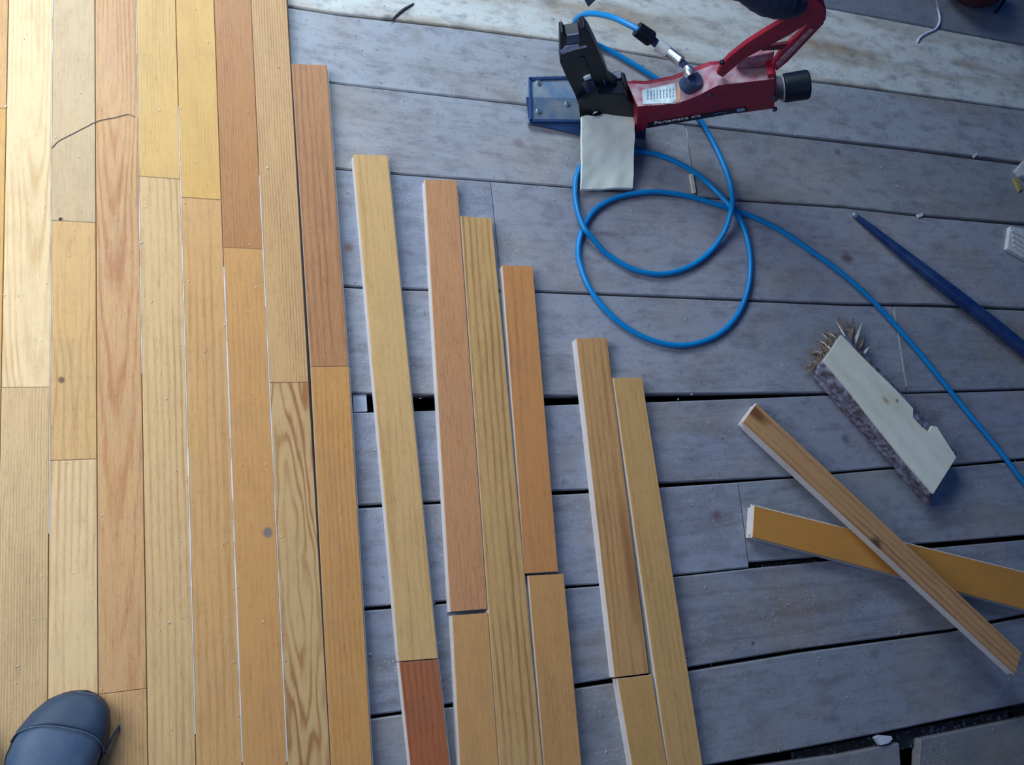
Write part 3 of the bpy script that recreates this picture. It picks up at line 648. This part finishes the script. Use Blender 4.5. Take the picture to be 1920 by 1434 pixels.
# caution label on the sloped dusty face
def on_slope(px, py, up=.0009):
    d = ray(px, py).normalized(); h = BODY.ray_cast(CAM, d); n_ = h[1] if h[1].z > 0 else -h[1]
    return h[0]+n_*up, n_
def patch(tl, tr, br, bl, nx, ny, name, mat):
    bm = bmesh.new(); g_ = []
    for j_ in range(ny+1):
        row = []
        for i in range(nx+1):
            u, v = i/nx, j_/ny
            x = (tl[0]*(1-u)+tr[0]*u)*(1-v)+(bl[0]*(1-u)+br[0]*u)*v; y = (tl[1]*(1-u)+tr[1]*u)*(1-v)+(bl[1]*(1-u)+br[1]*u)*v
            row.append(bm.verts.new(on_slope(x, y)[0]))
        g_.append(row)
    for r0, r1 in zip(g_, g_[1:]):
        for i in range(nx): bm.faces.new((r0[i], r0[i+1], r1[i+1], r1[i]))
    return link(name, bm, mat, nail, loc=on_slope(*tl)[0])
lab = patch((1203,170), (1266,156), (1268,193.5), (1206,195.5), 10, 6, 'caution_label', LABW); patch((1268,156), (1275,155), (1277,192), (1269,193), 2, 6, 'orange_band', ORG)
nn = on_slope(1240,180)[1]; q = [on_slope(1240, 180)[0]]
INK = plain('grey_label_print', (.22, .36, .48), .7)
bm = bmesh.new()
for i in range(9):
    x0 = 1213+i*6
    for y in (170, 176, 182):
        a = on_slope(x0, y+random.uniform(-2, 2)-i*.6)[0]; b = on_slope(x0+.2, y+5-i*.6)[0]; c = on_slope(x0+2.2, y+5-i*.6)[0]; d = on_slope(x0+2, y+1-i*.6)[0]
        prism(bm, [a+nn*.0009, b+nn*.0009, c+nn*.0009, d+nn*.0009], nn*.0003)
tag(link('label_print', bm, INK, nail, loc=q[0]), 'blurred grey small print', kind='stuff')
# screws
for px, py in [(1357,148),(1417,140)]:
    p = aty(px, py, YF+.022); bm = bmesh.new(); tube(bm, [p-Vector((0, 0, .012)), p+Vector((0, 0, .004))], .0062, 12); link('screw', bm, BLUEM, nail, loc=p, bevel=.0006)
for px, py, r in [(1331,178,.0045),(1451,182,.005),(1453,206,.0045),(1354,118,.004)]:
    p = aty(px, py, YF); bm = bmesh.new(); tube(bm, [p+Vector((0, .004, 0)), p-Vector((0, .0015, 0))], r, 12); link('screw', bm, BLUEM if r > .0042 else BLK, nail, loc=p, bevel=.0004)
# rear housing, cap
yprism([(1440,100),(1452,98),(1450,122),(1395,130),(1380,128),(1388,112),(1412,106)], YF+.030, .022, 'rear_housing', REDD, .002)
axd = (aty(1518, 157, .687)-aty(1468, 165, .687)).normalized(); c0 = aty(1466, 166, .687); c1 = aty(1516, 158, .687)
bm = bmesh.new(); tube(bm, [aty(1448,168,.687), c0+axd*.002], .019, 20); link('cap_collar', bm, plain('grey_collar', (.10, .09, .13), .5), nail, loc=c0, bevel=.001)
bm = bmesh.new(); tube(bm, [c0-axd*.001, c0+axd*.001], .0235, 24); link('cap_washer', bm, plain('pale_washer', (.5, .5, .46), .6), nail, loc=c0)
L = (c1-c0); bm = bmesh.new(); tube(bm, [c0+axd*.002, c0+axd*.004, c0+L*.93, c1], [.0235, .0252, .0258, .0238], 32); link('strike_cap', bm, RUB, nail, loc=c0, smooth=False, bevel=.0015)
yprism([(1440,140),(1455,138),(1458,190),(1442,196)], YF+.004, .04, 'end_plate', RED, .001)
# handle frame
HY = .672
yprism([(1344,140),(1352,124),(1368,107),(1400,82),(1440,57),(1484,31),(1500,34),(1516,44),(1482,66),(1436,90),(1398,110),(1355,146)], HY, .009, 'handle_arm', RED, .002)
yprism([(1478,34),(1500,22),(1510,0),(1516,-14),(1528,-6),(1546,10),(1550,24),(1549,38),(1538,50),(1520,50),(1508,44)], HY-.003, .016, 'handle_head', RED, .003)
yprism([(1516,47),(1540,44),(1546,44),(1478,116),(1456,134),(1447,124),(1462,100)], HY, .009, 'handle_strut', RED, .002)
yprism([(1434,88),(1478,82),(1474,93),(1428,96)], HY+.002, .006, 'handle_brace', plain('dark_red_brace', (.13, .006, .02), .5), .001)
yprism([(1455,120),(1520,54),(1526,56),(1460,126)], HY-.0012, .002, 'dusty_rib', REDD, 0)
HG = HY+.013
bm = bmesh.new(); gp = spline([aty(1508,-6,HG), aty(1480,-2,HG), aty(1440,-8,HG), aty(1405,-20,HG), aty(1360,-34,HG)], 6); n = len(gp)
tube(bm, gp, [.020+.010*math.sin(math.pi*min(1, (i/(n-1))*1.25))+.0006*math.sin(i*2.2) for i in range(n)], 20); link('grip', bm, plain('navy_rubber_grip', (.012, .022, .060), .6, scale=80), nail, loc=gp[0], smooth=True)
bm = bmesh.new(); gp = spline([aty(1470,-8,HG+.004), aty(1400,-14,HG+.004), aty(1330,-28,HG+.004), aty(1250,-34,HG+.004), aty(1170,-28,HG+.004), aty(1108,-14,HG+.004)], 6); tube(bm, gp, .0085, 10); link('handle_bar', bm, RED, nail, loc=gp[0], smooth=True)
yprism([(1090,-12),(1120,-16),(1126,-6),(1112,6),(1103,15),(1097,4)], HG-.01, .022, 'handle_knob', BLUEM, .002)

# fitting and hose
pin = aty(1300,150,.682)
bm = bmesh.new(); tube(bm, [pin-Vector((0, 0, .02)), pin+Vector((0, 0, .004)), pin+Vector((0, 0, .006))], [.0165, .0165, .014], 18); link('air_inlet', bm, BLUEM, nail, loc=pin, bevel=.001)
f0 = aty(1296,142,.684); f1 = aty(1286,126,.700); f2 = aty(1279,117,.708); f3 = aty(1252,97,.735); f4 = aty(1232,83,.748); f5 = aty(1222,74,.752); f6 = aty(1194,54,.765); f7 = aty(1180,47,.775)
hose = empty('air_hose', at(1240, 500, 0)); tag(hose, 'blue rubber air hose looped on the planks and plugged into the red nailer', 'hose')
def fit(name, pts, rad, mat, seg=14, par=hose): bm = bmesh.new(); tube(bm, pts, rad, seg); return link(name, bm, mat, par, loc=pts[0], bevel=.0006)
fit('inlet_plug', [f0, f0.lerp(f1, .5), f1], [.009, .0105, .008], STEEL, par=nail); fit('collar_ring', [f1.lerp(f2, .05), f2], [.0062, .0062], BLUEM)
fit('coupler_sleeve', [f2, f2.lerp(f3, .1), f3], [.0072, .0095, .0095], STEEL); fit('coupler_body', [f3, f4], [.0108, .0108], plain('white_coupler', (.72, .78, .80), .35, .4))
fit('coupler_nut', [f4, f5], [.0072, .0072], BLUEM); fit('hose_ferrule', [f5, f5.lerp(f6, .1), f6], [.012, .0135, .0125], BLK); 
HOSE = plain('blue_hose', (.0015, .24, .62), .36, col2=(.0015, .20, .54), scale=9, spec=.5)
hr = .0050
g_ = hr+.0003
HP = [f6.lerp(f7, -.3), f7, aty(1150,33,.800), aty(1118,26,.825), aty(1095,27,.84), aty(1079,38,.85), aty(1079,50,.86), at(1092,66,.045), at(1112,80,.015), at(1140,94,g_), at(1180,116,g_), at(1222,142,g_),
      at(1262,170,g_), at(1292,200,g_), at(1316,230,g_), at(1344,280,g_), at(1366,335,g_), at(1373,372,.017), at(1370,398,.026), at(1357,436,.014), at(1328,475,g_), at(1288,502,g_), at(1240,514,g_), at(1188,505,g_),
      at(1140,478,g_), at(1112,448,.013), at(1096,428,.017), at(1084,400,.013), at(1078,362,g_), at(1081,330,g_), at(1098,302,g_), at(1130,285,g_), at(1168,280,g_), at(1200,284,g_), at(1240,292,g_), at(1282,311,g_), at(1320,337,g_),
      at(1352,368,.012), at(1373,392,.0155), at(1389,415,.010), at(1402,452,g_), at(1407,500,g_), at(1400,550,g_), at(1380,594,g_), at(1345,628,g_), at(1300,645,g_), at(1255,646,g_), at(1200,629,g_), at(1150,595,g_), at(1110,548,g_),
      at(1089,500,g_), at(1084,465,g_), at(1093,428,g_), at(1115,394,g_), at(1150,373,g_), at(1190,363,g_), at(1235,360,g_), at(1290,368,g_), at(1340,382,g_), at(1376,394,g_), at(1410,406,g_), at(1460,430,g_), at(1520,470,g_),
      at(1580,514,g_), at(1640,568,g_), at(1700,634,g_), at(1755,700,g_), at(1810,768,g_), at(1870,840,g_), at(1920,905,g_), at(1990,990,g_)]
sp = spline(HP, 7); sp = [Vector((p.x, p.y, max(p.z, hr+.0002))) for p in sp]
bm = bmesh.new(); tube(bm, sp, hr, 12); link('hose_line', bm, HOSE, hose, loc=at(1240,500,0), smooth=True)

# ------------------------------------------------------------------ folded paper in front of the nailer
PAP = plain('off_white_paper', (.90, .98, .88), .85, col2=(.82, .92, .87), scale=25, bump=.25)
bm = bmesh.new()
q = {'tl': at(1091,218,.050), 'tr': at(1191,191,.058), 'br': at(1187,352,.014), 'bl': at(1090,354,.012)}
NX, NY = 12, 18; gr = []
for j_ in range(NY+1):
    v = j_/NY; row = []
    for i in range(NX+1):
        u = i/NX; a = q['bl'].lerp(q['br'], u); b = q['tl'].lerp(q['tr'], u); p = a.lerp(b, v)
        p.z += .004*noise.noise(Vector((u*2.2+v*1.6, v*2.6, 4)))+.0018*noise.noise(Vector((u*6-v*4, v*7, 9)))
        p.x += .0016*noise.noise(Vector((v*6, u*3, 2)))*(1 if u in (0, 1) else .3)
        if v == 1 and .12 < u < .45: p = p + Vector((.0, -.008*math.sin((u-.12)/.33*math.pi), 0))
        row.append(bm.verts.new(p))
    gr.append(row)
for a, b in zip(gr, gr[1:]):
    for i in range(NX): bm.faces.new((a[i], a[i+1], b[i+1], b[i]))
r = bmesh.ops.extrude_face_region(bm, geom=bm.faces[:]); bmesh.ops.translate(bm, vec=(0, -.001, -.0055), verts=[g for g in r['geom'] if isinstance(g, bmesh.types.BMVert)])
pp = link('folded_paper', bm, PAP, loc=at(1140,280,.03), smooth=True); tag(pp, 'folded sheet of off-white paper leaning on the front of the red nailer', 'paper')
pp.modifiers.new('e', 'EDGE_SPLIT').split_angle = math.radians(50)
bm = bmesh.new(); q = [at(1112,214,.054), at(1128,194,.060), at(1158,189,.061), at(1168,192,.060), at(1128,206,.0585), at(1120,210,.056)]; prism(bm, q, Vector((0, .001, -.002)))
link('turned_corner', bm, PAP, pp, loc=q[0])

# ------------------------------------------------------------------ shoes of the person taking the picture
LEA = plain('navy_leather', (.035, .070, .14), .6, col2=(.060, .10, .17), scale=30, bump=.25)
LEAD = plain('dark_leather', (.028, .054, .105), .62, scale=30)
SOLE = plain('black_sole', (.008, .010, .014), .8)
def shoe(toe, heel, label, mirror=1, mat=LEA):
    toe = Vector(toe); heel = Vector(heel); y = (toe-heel); Ln = y.length; y.normalize(); x = Vector((y.y, -y.x, 0)); z = Vector((0, 0, 1))
    M = Matrix(((x.x, y.x, 0, heel.x), (x.y, y.y, 0, heel.y), (0, 0, 1, heel.z), (0, 0, 0, 1)))
    e = empty('shoe', heel); tag(e, label, 'shoe', 'pair of shoes on the oak floor')
    # outline half widths, centre offset, height of the upper along the length (0 heel .. 1 toe)
    T_ = [(0, .012, 0, .070), (.02, .024, 0, .076), (.08, .032, 0, .080), (.2, .036, 0, .084), (.35, .037, -.001, .088), (.48, .040, .0, .086), (.6, .046, .002, .074), (.7, .050, .003, .062), (.8, .0495, .001, .053), (.88, .044, -.003, .048), (.94, .035, -.006, .042), (.965, .028, -.008, .038), (.985, .020, -.009, .034), (.995, .013, -.0095, .031), (1.0, .009, -.010, .029)]
    bm = bmesh.new(); NRr = 22; rings = []
    def samp(s):
        for a, b in zip(T_, T_[1:]):
            if a[0] <= s <= b[0]:
                t = (s-a[0])/(b[0]-a[0]); return [a[k]+(b[k]-a[k])*t for k in range(1, 4)]
        return T_[-1][1:]
    ss = [0, .02, .05, .08, .14, .2, .27, .35, .42, .48, .54, .6, .65, .7, .75, .8, .84, .88, .91, .94, .96, .98, .99, 1.0]
    def ringof(s, grow=0, dz=0):
        w_, c_, h_ = samp(s); w_ += grow; w_ = w_ if s < 1 else .010; c_ *= mirror; out = []
        for k in range(NRr+1):
            a = math.pi*k/NRr; cx = math.cos(a); sx = math.sin(a)
            px = c_ + w_*(abs(cx)**.75)*(1 if cx > 0 else -1); pz = .014 + (h_-.014)*(sx**.62) + dz*(sx > .2)
            if .6 < s < .98: pz += .0016*noise.noise(Vector((px*40, s*14, 3)))*sx
            out.append(Vector((px, s*Ln, pz)))
        return out
    for s in ss:
        rings.append([bm.verts.new(v) for v in ringof(s)])
    for a, b in zip(rings, rings[1:]):
        for k in range(NRr): bm.faces.new((a[k], a[k+1], b[k+1], b[k]))
    bm.faces.new(rings[0][::-1]); bm.faces.new(rings[-1])
    bm.transform(M); link('upper', bm, mat, e, mw=M, smooth=True)
    bm = bmesh.new(); o = []
    for s in ss: w_, c_, h_ = samp(s); o.append(Vector((c_*mirror+w_+.002, s*Ln, .0)))
    o.append(Vector((samp(1)[1]*mirror, Ln+.002, 0)))
    for s in ss[::-1]: w_, c_, h_ = samp(s); o.append(Vector((c_*mirror-w_-.002, s*Ln, .0)))
    prism(bm, o, Vector((0, 0, .016))); bm.transform(M); link('sole', bm, SOLE, e, mw=M, bevel=.002)
    # toe cap, a second skin ahead of a curved stitched seam
    bm = bmesh.new(); rr2 = []
    for i in range(12):
        t = i/11; row = []
        for k in range(NRr+1):
            a = k/NRr; s0 = .86-.10*abs(2*a-1)**2; s = s0+(.995-s0)*t; v = ringof(s)[k]; c = Vector((0, s*Ln, .02)); d = (v-c).normalized(); row.append(bm.verts.new(v+d*.0018))
        rr2.append(row)
    for a, b in zip(rr2, rr2[1:]):
        for k in range(NRr): bm.faces.new((a[k], a[k+1], b[k+1], b[k]))
    bm.transform(M); o_ = link('toe_cap', bm, LEAD, e, mw=M, smooth=True); so = o_.modifiers.new('s', 'SOLIDIFY'); so.thickness = .0016; so.offset = -1
    bm = bmesh.new(); pts = []
    for k in range(NRr+1):
        a = k/NRr; s = .855-.10*abs(2*a-1)**2; v = ringof(s)[k]; c = Vector((0, s*Ln, .02)); pts.append(M @ (v+(v-c).normalized()*.0026))
    tube(bm, pts, .0007, 6); link('seam', bm, plain('pale_stitching', (.10, .16, .22), .7), e, mw=M, smooth=True)
    return e, M, Ln
s1, M1, L1 = shoe((.0915, -.1975, T), (.004, -.469, T), 'dark blue leather shoe with a stitched toe cap, toe in the bottom left corner', -1)
# loose strap end beside it
bm = bmesh.new(); pts = [at(197,1412,.045), at(204,1396,.034), at(214,1376,.027), at(224,1360,.0215)]; tube(bm, spline(pts, 5), .0016, 8)
link('lace_end', bm, LEAD, s1, loc=pts[0], smooth=True)
s2, M2, L2 = shoe((-.032, -.206, T), (-.125, -.480, T), 'black-looking shoe almost hidden by the left edge, left of the blue one', 1, SOLE)

# ------------------------------------------------------------------ dark red bag with a white cord, cut by the top edge
BAG = plain('dark_red_cloth', (.055, .004, .012), .9, col2=(.035, .003, .008), scale=40, bump=.5)
bm = bmesh.new(); bmesh.ops.create_uvsphere(bm, u_segments=32, v_segments=18, radius=1)
ct = at(1806, 30, .0)+Vector((0, .070, 0)); bx = Matrix.Translation((ct.x, ct.y, .052)) @ Matrix.Rotation(math.radians(-4), 4, 'Z') @ Matrix.Diagonal((.088, .075, .052, 1))
for v in bm.verts:
    n_ = noise.noise(v.co*2.2)*.07+noise.noise(v.co*6)*.02; v.co *= 1+n_
    if v.co.z < -.75: v.co.z = -.75-(v.co.z+.75)*-.2
bm.transform(bx)
for v in bm.verts: v.co.z = max(v.co.z, .0015)
bag = link('cloth_bag', bm, BAG, loc=(ct.x, ct.y, 0), smooth=True); tag(bag, 'dark red rounded cloth bag with a white cord, cut off by the top edge', 'bag')
bm = bmesh.new(); tube(bm, spline([at(1893,-24,.03), at(1884,-2,.028), at(1876,12,.016), at(1866,24,.004)], 6), .0035, 8); link('strap', bm, BLK, bag, loc=at(1880,5,0), smooth=True)
bm = bmesh.new(); cp = spline([at(1752,-14,.040), at(1757,2,.020), at(1759,18,.006), at(1762,34,.003), at(1760,46,.003), at(1753,55,.003), at(1742,60,.003), at(1729,67,.003), at(1723,73,.003), at(1720,79,.0025)], 12)
tube(bm, cp, [.0026+.0005*math.sin(i*1.7) for i in range(len(cp))], 8); cord = link('cord', bm, plain('white_cord', (.62, .68, .82), .9, col2=(.40, .45, .60), scale=300), bag, loc=at(1757,30,0), smooth=True); tag(cord, 'thin white cord')

# ------------------------------------------------------------------ small bits lying about
PIN = wood('pale_scrap_wood', (.60, .64, .66), (.38, .40, .44), freq=420, con=.5, rough=.7, dust=0)
def scrap(pts, z, name, mat, label, cat, th=None, group=None):
    q = [at(a, b, z) for a, b in pts]; c = sum(q, Vector())/len(q); bm = bmesh.new(); prism(bm, q, Vector((0, 0, -(th or z)+.0003)))
    return tag(link(name, bm, mat, loc=(c.x, c.y, 0), bevel=.0006), label, cat, group)
o = scrap([(1895,424),(1925,430),(1960,452),(1950,500),(1889,466)], .010, 'wood_scrap', PIN, 'pale ridged wood scrap cut off by the right edge, above the blue bar', 'wood scrap')
for k in range(4):
    a = at(1898+k*1, 432+k*9.5, .012); b = at(1950, 462+k*11, .012); bm = bmesh.new(); tube(bm, [a, b], .0022, 6); link('ridge', bm, PIN, o, loc=a)
scrap([(1907,318),(1922,300),(1950,296),(1950,340),(1916,328)], .012, 'wood_scrap', PIN, 'small pale wood block at the right edge beside the wide joint', 'wood scrap')
scrap([(1900,335),(1906,333),(1917,354),(1911,359)], .004, 'wood_chip', plain('yellow_wood', (.42, .34, .08), .7), 'small yellow wood chip near the right edge', 'wood chip')
scrap([(1293,326),(1300,325),(1306,361),(1299,362)], .0035, 'wood_sliver', plain('cream_wood', (.70, .68, .56), .7), 'cream wood sliver inside the upper hose loop', 'wood sliver')
scrap([(1642,1383),(1650,1378),(1672,1380),(1674,1386),(1666,1394),(1652,1397)], .004, 'wood_chip', plain('white_chip', (.55, .62, .75), .7), 'white chip on the lip of the broken plank, bottom right', 'wood chip', th=.010)
scrap([(1824,292),(1832,286),(1834,289),(1827,296)], .003, 'wood_chip', PIN, 'tiny pale chip on the wide joint near the right edge', 'wood chip')
scrap([(1719,402),(1730,399),(1731,405),(1722,408)], .003, 'wood_chip', PIN, 'tiny pale chip on the joint just right of the blue bar tip', 'wood chip')
scrap([(661,739),(687,739),(689,771),(663,773)], -.004, 'wood_shim', plain('pale_shim', (.42, .47, .60), .7), 'pale wood block down in the wide gap beside the finished floor', 'wood block', th=.03)
bm = bmesh.new(); box(bm, (0, 0, 0), (.05, .05, .02)); bm.free()
bm = bmesh.new(); tube(bm, spline([at(734,38,.0035), at(742,30,.0035), at(756,18,.0035), at(768,11,.0035), at(776,6,.003)], 5), [.0010+.0012*math.sin(math.pi*i/20) for i in range(21)], 6)
tag(link('twig', bm, plain('dark_twig', (.05, .055, .06), .9), loc=at(755,20,0), smooth=True), 'dark thin twig on the pale pine plank near the top edge', 'twig')
bm = bmesh.new(); tube(bm, spline([at(97,277,T+.0008), at(110,264,T+.0008), at(135,251,T+.0008), at(160,238,T+.0008), at(185,226,T+.0008), at(215,220,T+.0008), at(240,214,T+.0008), at(253,219,T+.0008)], 6), .0006, 5)
tag(link('thread', bm, plain('grey_thread', (.30, .28, .25), .9), loc=at(180,235,T), smooth=True), 'fine grey thread curving over the oak floor at upper left', 'thread')
bm = bmesh.new(); box(bm, at(113,410,T+.001), (.004, .003, .002), Matrix.Rotation(.5, 3, 'Z')); tag(link('pebble', bm, DKJ, loc=at(113,410,T), bevel=.0006), 'tiny dark crumb of grit on the oak floor at left', 'grit')
# sawdust flecks nobody could count
bm = bmesh.new()
def fleck(p, s, zb):
    M = Matrix.Translation((p.x, p.y, zb)) @ Matrix.Rotation(random.uniform(0, 6.3), 4, 'Z') @ Matrix.Diagonal((s, s*random.uniform(.25, .7), s*.35, 1))
    r = bmesh.ops.create_cube(bm, size=1, matrix=M)
for _ in range(150):
    px = random.uniform(650, 1915); py = random.uniform(90, 1430); fleck(at(px, py, 0), random.uniform(.0012, .0038), .0012)
tag(link('sawdust_flecks', bm, plain('pale_flecks', (.50, .54, .60), .9)), 'pale sawdust flecks scattered over the bare planks', 'sawdust', kind='stuff')
bm = bmesh.new()
for _ in range(110):
    px = random.uniform(0, 540); py = random.uniform(0, 1430); fleck(at(px, py, T), random.uniform(.0010, .0026), T+.0008)
tag(link('sawdust_flecks', bm, plain('pale_flecks', (.70, .70, .70), .9)), 'pale sawdust flecks scattered over the oak strip floor', 'sawdust', kind='stuff')
for o in bpy.data.objects:
    if '_w' in o: del o['_w']
